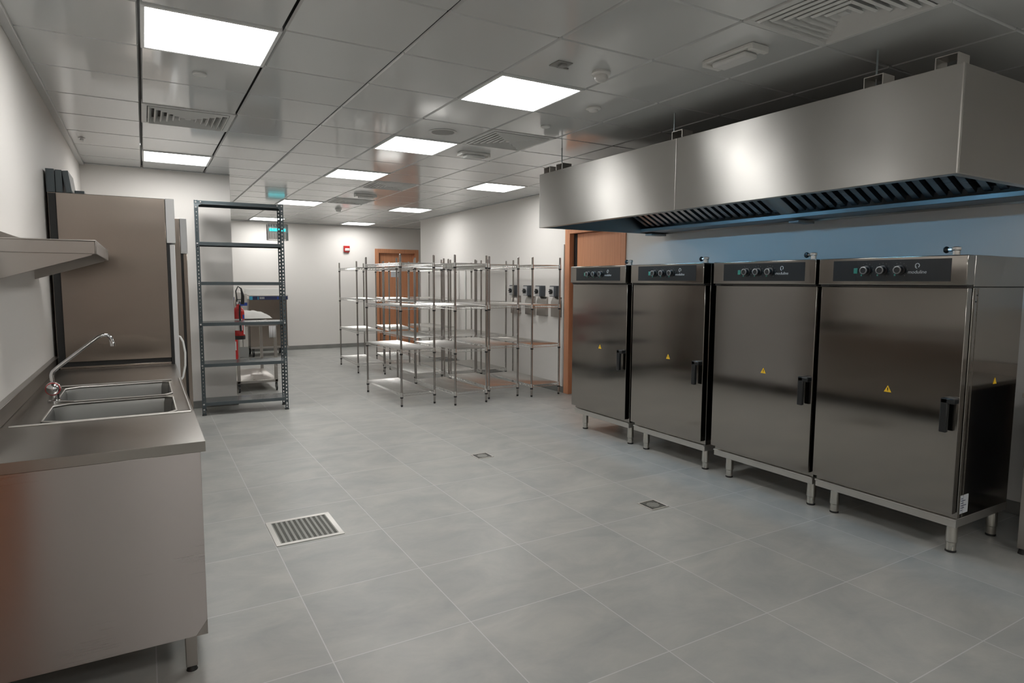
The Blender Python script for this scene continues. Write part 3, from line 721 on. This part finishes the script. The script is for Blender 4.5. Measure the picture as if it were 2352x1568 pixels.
# ---------------------------------------------------------------- slotted angle rack
rk = thing('slotted_rack', 'dark grey slotted angle rack with six empty metal shelves', 'rack', (.487, 7.475, 0), math.radians(-4.6))
RW, RD, RH = .885, .335, 2.300
def post(x, y, sx, sy, back=False):
    b = nb(); tk = .002; wf = .036
    n = 57; p = RH/n
    def strip(ax):
        # perforated flange: two rails and rungs
        for (o0, o1) in ((0, .012), (.024, .036)):
            if ax == 'x': box(b, *sorted((x+sx*o0, x+sx*o1)), *sorted((y, y+sy*tk)), .004, RH)
            else: box(b, *sorted((x, x+sx*tk)), *sorted((y+sy*o0, y+sy*o1)), .004, RH)
        for k in range(n):
            z = k*p
            if ax == 'x': box(b, *sorted((x+sx*.011, x+sx*.025)), *sorted((y, y+sy*tk)), z+.004, z+p*.62)
            else: box(b, *sorted((x, x+sx*tk)), *sorted((y+sy*.011, y+sy*.025)), z+.004, z+p*.62)
    strip('x'); strip('y')
    o = obj('post', b, 'rack', rk)
    b = nb(); box(b, *sorted((x-sx*.003, x+sx*.04)), *sorted((y-sy*.003, y+sy*.04)), 0, .012); obj('foot', b, 'black', o)
    return o
ps = [post(0, 0, 1, 1), post(RW, 0, -1, 1), post(0, RD, 1, -1), post(RW, RD, -1, -1)]
for z in (.105, .527, .972, 1.410, 1.832, 2.262):
    b = nb(); e = .0025
    box(b, e, RW-e, e, RD-e, z+.033, z+.035)
    box(b, e, RW-e, e, e+.002, z, z+.033); box(b, e, RW-e, RD-e-.002, RD-e, z, z+.033); box(b, e, e+.002, e, RD-e, z, z+.033); box(b, RW-e-.002, RW-e, e, RD-e, z, z+.033)
    box(b, e, RW-e, e+.002, e+.014, z, z+.002); box(b, e, RW-e, RD-e-.014, RD-e-.002, z, z+.002)
    sh = obj('shelf', b, 'rack', rk)
    for x in (.018, RW-.018):
        b = nb(); lathe(b, [(.009, -.0055), (.009, .0), (.004, 0)], (x, 0, z+.018), 8, 'y', False); obj('bolt', b, 'bolt', sh)
        if z in (.105, 2.262):
            b = nb(); lathe(b, [(.009, -.0055), (.009, .0), (.004, 0)], (x, 0, z-.035 if z > 1 else z-.04), 8, 'y', False); obj('bolt', b, 'bolt', sh)
    for sx_, x in ((1, .055), (-1, RW-.055)):
        if z == 2.262:
            b = nb(); prism(b, [(x-sx_*.055, z+.035), (x+sx_*.025, z+.035), (x+sx_*.02, z), (x-sx_*.01, z-.012), (x-sx_*.018, z-.05), (x-sx_*.055, z-.06)], 'y', -.004, -.0005); obj('gusset', b, 'rack', sh)
            b = nb(); lathe(b, [(.008, -.009), (.008, -.004), (.004, -.004)], (x+sx_*.008, 0, z+.02), 8, 'y', False); obj('bolt', b, 'bolt', sh)

# ---------------------------------------------------------------- wire shelving
WW, WL, WH = .42, 1.16, 1.772
ZS = (.155, .665, 1.166, 1.672)
def wire_unit():
    t = thing('wire_shelving', 'x', 'shelving', (0, 0, 0), 0, 'chrome wire shelving units at the back')
    cs = [(0, 0), (WW, 0), (0, WL), (WW, WL)]
    for (x, y) in cs:
        b = nb(); lathe(b, [(.0125, .012), (.0125, WH-.004), (.009, WH)], (x, y, 0), 12); p = obj('post', b, 'post', t)
        b = nb(); lathe(b, [(.0135, .022), (.0135, .004), (.009, 0)], (x, y, 0), 12); obj('foot', b, 'black', p)
        for z in ZS:
            b = nb(); lathe(b, [(.0185, z-.056), (.0185, z-.040), (.0150, z-.040)], (x, y, 0), 10); obj('clip', b, 'black', p)
    me = None
    for z in ZS:
        b = nb(); zt, zb = 0, -.030; c = .012
        for zq in (zt, zb):
            tube(b, [(c, 0, zq), (WW-c, 0, zq)], .0033, 6); tube(b, [(c, WL, zq), (WW-c, WL, zq)], .0033, 6)
            tube(b, [(0, c, zq), (0, WL-c, zq)], .0033, 6); tube(b, [(WW, c, zq), (WW, WL-c, zq)], .0033, 6)
        for (x, y) in cs: lathe(b, [(.0165, zb-.008), (.0150, zt+.012)], (x, y, 0), 10)
        # zig-zag trusses on the four sides
        def zig(p, q, n):
            p, q = Vector(p), Vector(q); pts = []
            for k in range(n+1):
                v = p.lerp(q, k/n); pts.append((v.x, v.y, zt-.002 if k % 2 else zb+.002))
            tube(b, pts, .0016, 4, False)
        zig((c, 0, 0), (WW-c, 0, 0), 18); zig((c, WL, 0), (WW-c, WL, 0), 18); zig((0, c, 0), (0, WL-c, 0), 52); zig((WW, c, 0), (WW, WL-c, 0), 52)
        n = 52
        for k in range(n):
            y = .016+(WL-.032)*k/(n-1); tube(b, [(.0, y, .0035), (WW, y, .0035)], .0030, 5, False)
        for x in (WW*.33, WW*.67): tube(b, [(x, 0, -.002), (x, WL, -.002)], .003, 5)
        o = obj('shelf', b, 'wire', t); o.location = (0, 0, z)
    return t
wu = wire_unit()
WU = [((2.545, 6.916), 2.0, 'nearest wire shelving unit at the left end of the front row'),
      ((3.126, 6.687), 1.8, 'second wire shelving unit from the left in the front row'),
      ((3.670, 6.862), 1.0, 'third wire shelving unit from the left in the front row'),
      ((4.217, 6.733), .8, 'front row wire shelving unit nearest the wall switches, rightmost'),
      ((3.270, 8.330), 2.5, 'wire shelving unit in the second row behind the two leftmost front units'),
      ((3.800, 8.280), 1.0, 'wire shelving unit in the middle of the second row'),
      ((4.275, 8.240), 0.0, 'second row wire shelving unit standing against the right wall'),
      ((2.890, 9.810), -2.0, 'isolated wire shelving unit farthest left, before the far wall'),
      ((3.480, 9.990), -7.5, 'wire shelving unit in the back row in front of the far wooden door'),
      ((4.270, 10.00), 0.5, 'back row wire shelving unit near the corner of the right wall')]
for k, ((x, y), a, l) in enumerate(WU):
    if k == 0: wu.location = (x, y, 0); wu.rotation_euler = (0, 0, math.radians(a)); wu['label'] = l
    else: dup(wu, (x, y, 0), math.radians(a), l)

# ---------------------------------------------------------------- wall switches on the right wall
SW = [((8.035), (7.887, 8.115), 'farthest rotary isolator and steel cover on the right wall'),
      ((7.640), (7.490, 7.708), 'second farthest rotary isolator and steel cover, close beside the third'),
      ((7.318), (7.175, 7.405), 'third rotary isolator, fully visible between two shelving posts'),
      ((6.962), (6.820, 7.045), 'nearest rotary isolator with steel cover, beside the door frame')]
for (yc, (p0, p1), l) in SW:
    t = thing('rotary_isolator', l, 'switch', (XR, yc, 1.34), 0, 'rotary isolators above steel covers on the right wall')
    bx('enclosure', (-.075, 0, -.072, .072, -.072, .072), 'greybox', t, .004)
    bx('face_plate', (-.079, -.075, -.03, .062, -.066, .060), 'film', t, .003)
    b = nb(); lathe(b, [(.030, -.079), (.030, -.092), (.024, -.095)], (0, .018, -.006), 20, 'x'); kn = obj('rotary_knob', b, 'black', t)
    b = nb()
    for q in range(6):
        a = q*PI/3; box(b, -.105, -.092, .018+.027*math.cos(a)-.009, .018+.027*math.cos(a)+.009, -.006+.027*math.sin(a)-.009, -.006+.027*math.sin(a)+.009)
    box(b, -.108, -.092, .008, .028, -.016, .004); obj('knob_grip', b, 'black', kn, .003)
    t2 = thing('steel_cover', 'folded steel cover plate under the '+l.split(' rotary')[0]+' rotary isolator', 'cover', (XR, (p0+p1)/2, 1.0), 0, 'folded steel covers under the isolators')
    hw = (p1-p0)/2
    b = nb(); prism(b, [(0, 0), (-.045, 0), (-.045, .195), (-.012, .262), (0, .262)], 'y', -hw, hw)
    obj('cover_plate', b, 'cover', t2, .002)
t = bx('cable_conduit', (XR-.022, XR, 9.70, 9.74, BH, 1.78), 'white', None, .003); tag(t, 'white vertical cable trunking on the right wall behind the shelving', 'conduit', 'white cable trunking')
t = bx('cable_conduit', (XR-.025, XR, 6.782, 6.815, BH, 1.95), 'white', None, .003); tag(t, 'white vertical cable trunking tight beside the right wooden door frame', 'conduit', 'white cable trunking')

# ---------------------------------------------------------------- fire alarm on the far wall
t = thing('fire_alarm', 'small red wall alarm sounder left of the far wooden door', 'alarm', (3.862, YF, 2.155))
b = nb(); prism(b, [(-.066, .072), (.066, .072), (.062, -.055), (.04, -.072), (-.04, -.072), (-.062, -.055)], 'y', -.05, 0); obj('housing', b, 'red', t, .006)
bx('strobe_lens', (-.045, .055, -.068, -.05, -.042, .018), 'label', t, .008, 'white strobe lens')
for k in range(4): bx('lens_line', (-.03+k*.02, -.022+k*.02, -.0695, -.068, -.03, -.012), 'red', t)

# ---------------------------------------------------------------- extinguishers
def extinguisher(x, y, z0, z1, r, label, horn):
    t = thing('fire_extinguisher', label, 'fire extinguisher', (x, y, 0), 0, 'red fire extinguishers hung on the return wall')
    b = nb(); lathe(b, [(r*.55, z0-.004), (r*.9, z0+.012), (r, z0+.04), (r, z1-.05), (r*.92, z1-.025), (r*.6, z1), (.02, z1+.02), (.018, z1+.04)], seg=28); cy_ = obj('cylinder', b, 'red', t)
    bm_ = nb(); 
    for k in range(9):
        pass
    def patch(name, a0, a1, za, zb, mat, rr=.0008):
        q = nb(); n = 10; V = []
        for k in range(n+1):
            a = math.radians(a0+(a1-a0)*k/n)
            V.append([q.verts.new(((r+rr)*math.cos(a), (r+rr)*math.sin(a), z)) for z in (za, zb)])
        for k in range(n):
            f = q.faces.new((V[k][0], V[k+1][0], V[k+1][1], V[k][1])); f.smooth = True
        return obj(name, q, mat, cy_)
    patch('instruction_label', -150, -60, z0+.10 if horn else z0+.13, z0+.24, 'label')
    if horn:
        patch('brand_band', -55, -20, z1-.135, z1-.085, 'blue'); patch('class_marks', -48, -25, z0+.05, z1-.15, 'label')
    b = nb(); lathe(b, [(.016, z1+.04), (.02, z1+.06), (.016, z1+.09)], seg=14); obj('valve', b, 'chrome', t)
    b = nb(); box(b, -.012, .05, -.006, .006, z1+.092, z1+.102); box(b, -.012, .055, -.006, .006, z1+.062, z1+.07); obj('lever', b, 'red' if not horn else 'black', t, .002)
    if horn:
        b = nb(); tube(b, [(-.01, -.01, z1+.07), (-.025, -.03, z1+.20), (.0, -.035, z1+.255), (.035, -.03, z1+.23), (.052, -.02, z1+.14), (.046, -.02, z1+.04)], [.007, .007, .007, .009, .019, .022], 10); obj('hose', b, 'black', t)
        b = nb(); tube(b, [(.01, -r-.008, z1+.03), (.005, -r-.014, z1-.08), (.012, -r-.014, z0+.09)], .011, 8); obj('discharge_tube', b, 'black', t)
        b = nb(); lathe(b, [(r+.004, z0-.01), (r+.004, z0+.035), (r*.8, z0+.035)], seg=28); obj('base_ring', b, 'black', t)
    bx('wall_bracket', (-x+XC, -.02, -.03, .03, z1-.1, z1-.07), 'black', t)
    return t
extinguisher(.972, 8.24, .762, 1.135, .066, 'upper red fire extinguisher with black hose, partly behind the wall corner', True)
extinguisher(.948, 8.62, .455, .93, .052, 'lower red fire extinguisher hanging just behind the upper one', False)

# ---------------------------------------------------------------- trolley with packed cloths
t = thing('steel_trolley', 'stainless steel trolley table on castors behind the dark rack', 'trolley', (1.00, 8.80, 0))
TW, TLN = .50, 1.22
bx('table_top', (-.01, TW+.01, -.01, TLN+.01, .865, .900), 'steel', t, .003)
bx('lower_shelf', (0, TW, .0, TLN, .115, .150), 'steel', t, .003)
for x in (0, TW-.038):
    for y in (0, TLN-.038):
        bx('leg', (x, x+.038, y, y+.038, .112, .866), 'steel', t, .003)
        c = nb(); box(c, x+.006, x+.032, y+.002, y+.036, .085, .112); box(c, x+.004, x+.008, y+.008, y+.03, .04, .095); box(c, x+.030, x+.034, y+.008, y+.03, .04, .095); cs_ = obj('castor', c, 'black', t, .002)
        c = nb(); lathe(c, [(.030, -.010), (.045, -.009), (.045, .009), (.030, .010)], (x+.019, y+.019-.012, .045), 24, 'x'); obj('wheel', c, 'black', cs_)
        c = nb(); lathe(c, [(.010, -.0115), (.034, -.0112), (.034, .0112), (.010, .0115)], (x+.019, y+.007, .045), 20, 'x'); obj('wheel_disc', c, 'label', cs_)
def lump(name, x0, x1, y0, y1, z0, prof, mat, label, cat):
    b = nb(); nx, ny = 22, 16; V = {}
    for i in range(nx+1):
        for j in range(ny+1):
            u, v = i/nx, j/ny; e_ = min(1, 6*min(u, 1-u, v, 1-v))**.5
            z = z0+.004+e_*(prof(u)+.007*math.sin(23*u+5*v)+.005*math.sin(17*v+9*u)+random.uniform(-.002, .002))
            V[i, j] = b.verts.new((x0+(x1-x0)*u, y0+(y1-y0)*v, z))
    for i in range(nx):
        for j in range(ny):
            f = b.faces.new((V[i, j], V[i+1, j], V[i+1, j+1], V[i, j+1])); f.smooth = True
    lo_ = [V[i, 0] for i in range(nx+1)]+[V[nx, j] for j in range(1, ny+1)]+[V[i, ny] for i in range(nx-1, -1, -1)]+[V[0, j] for j in range(ny-1, 0, -1)]
    dn = [b.verts.new((v.co.x, v.co.y, z0)) for v in lo_]
    n = len(lo_)
    for k in range(n): b.faces.new((lo_[k], lo_[(k+1) % n], dn[(k+1) % n], dn[k]))
    b.faces.new(dn); return tag(obj(name, b, mat), label, cat)
lump('folded_cloth', .96, 1.44, 8.80, 9.60, .901, lambda u: .045, 'cloth', 'lower flat white packed cloth lying on the steel trolley', 'cloth')
lump('padded_cover', .96, 1.45, 8.80, 9.60, .965, lambda u: .085-.055*max(0, u-.35), 'cloth', 'puffy white cover heaped on top of the packed cloth on the trolley', 'cover')
b = nb(); V = []
for i in range(9):
    x = 1.40+.085*i/8; yo = .006*math.sin(i*2.1)
    V.append([b.verts.new((x, 8.782+yo, z)) for z in (.868, .79, .715-.01*(i % 2))])
for i in range(8):
    for k in range(2): f = b.faces.new((V[i][k], V[i+1][k], V[i+1][k+1], V[i][k+1])); f.smooth = True
o = obj('plastic_bag', b, 'plasticbag'); sm_ = o.modifiers.new('s', 'SOLIDIFY'); sm_.thickness = .002
tag(o, 'thin white plastic bag hanging from the trolley table edge', 'bag')

# ---------------------------------------------------------------- appliance beyond the trolley
t = thing('steel_appliance', 'wide steel chest appliance with navy and cyan top strip near the far wall', 'appliance', (1.705, 12.80, 0))
bx('body', (0, .68, .0, .62, .20, 1.10), 'fridge', t, .004)
tpb = bx('control_strip', (0, .70, -.012, .0, 1.095, 1.165), 'navy', t)
bx('cyan_badge', (.005, .06, -.014, -.012, 1.098, 1.16), 'cyan', tpb); bx('cyan_dash', (.15, .165, -.014, -.012, 1.10, 1.155), 'cyan', tpb)
for k in range(5): bx('strip_text', (.185+k*.018, .198+k*.018, -.014, -.012, 1.112, 1.150), 'print', tpb)
bx('blue_key', (.50, .53, -.014, -.012, 1.105, 1.155), 'blue', tpb)
bx('lid', (0, .71, -.01, .63, 1.166, 1.185), 'brushedlight', t, .002)
bx('backguard', (0, .70, .56, .62, 1.186, 1.30), 'white', t, .004)
bx('base_rail', (.0, .70, .0, .62, .16, .198), 'steel', t, .002)
for x in (.05, .62):
    for y in (.05, .55):
        c = nb(); lathe(c, [(.02, -.014), (.075, -.014), (.075, .014), (.02, .014)], (x, y, .076), 22, 'x'); w_ = obj('castor_wheel', c, 'black', t)
        c = nb(); lathe(c, [(.015, -.016), (.05, -.016), (.05, .016), (.015, .016)], (x, y, .076), 18, 'x'); obj('wheel_disc', c, 'brushedlight', w_)
        bx('castor_fork', (x-.02, x+.02, y-.03, y+.03, .14, .16), 'black', t)
t = thing('steel_dispenser', 'narrow grey steel column with blue band left of the steel appliance', 'dispenser', (1.49, 12.86, 0))
bx('column', (0, .085, 0, .20, .20, 1.24), 'brushedlight', t, .004); bx('column', (.09, .185, 0, .20, .20, 1.22), 'brushedlight', t, .004)
bx('blue_band', (-.003, .188, -.006, .0, .985, 1.045), 'blue', t, .002)
bx('plinth', (0, .188, 0, .20, 0, .20), 'grey', t, .003)
t = thing('steel_cabinet_unit', 'small steel unit with navy strip peeking out beside the red extinguisher', 'appliance', (1.16, 12.80, 0))
bx('body', (0, .29, 0, .60, .12, 1.09), 'fridge', t, .003); bx('control_strip', (0, .29, -.01, 0, 1.09, 1.15), 'navy', t); bx('plinth', (.02, .27, .03, .57, 0, .12), 'grey', t)
bx('lid', (-.004, .294, -.01, .604, 1.151, 1.165), 'brushedlight', t, .002)
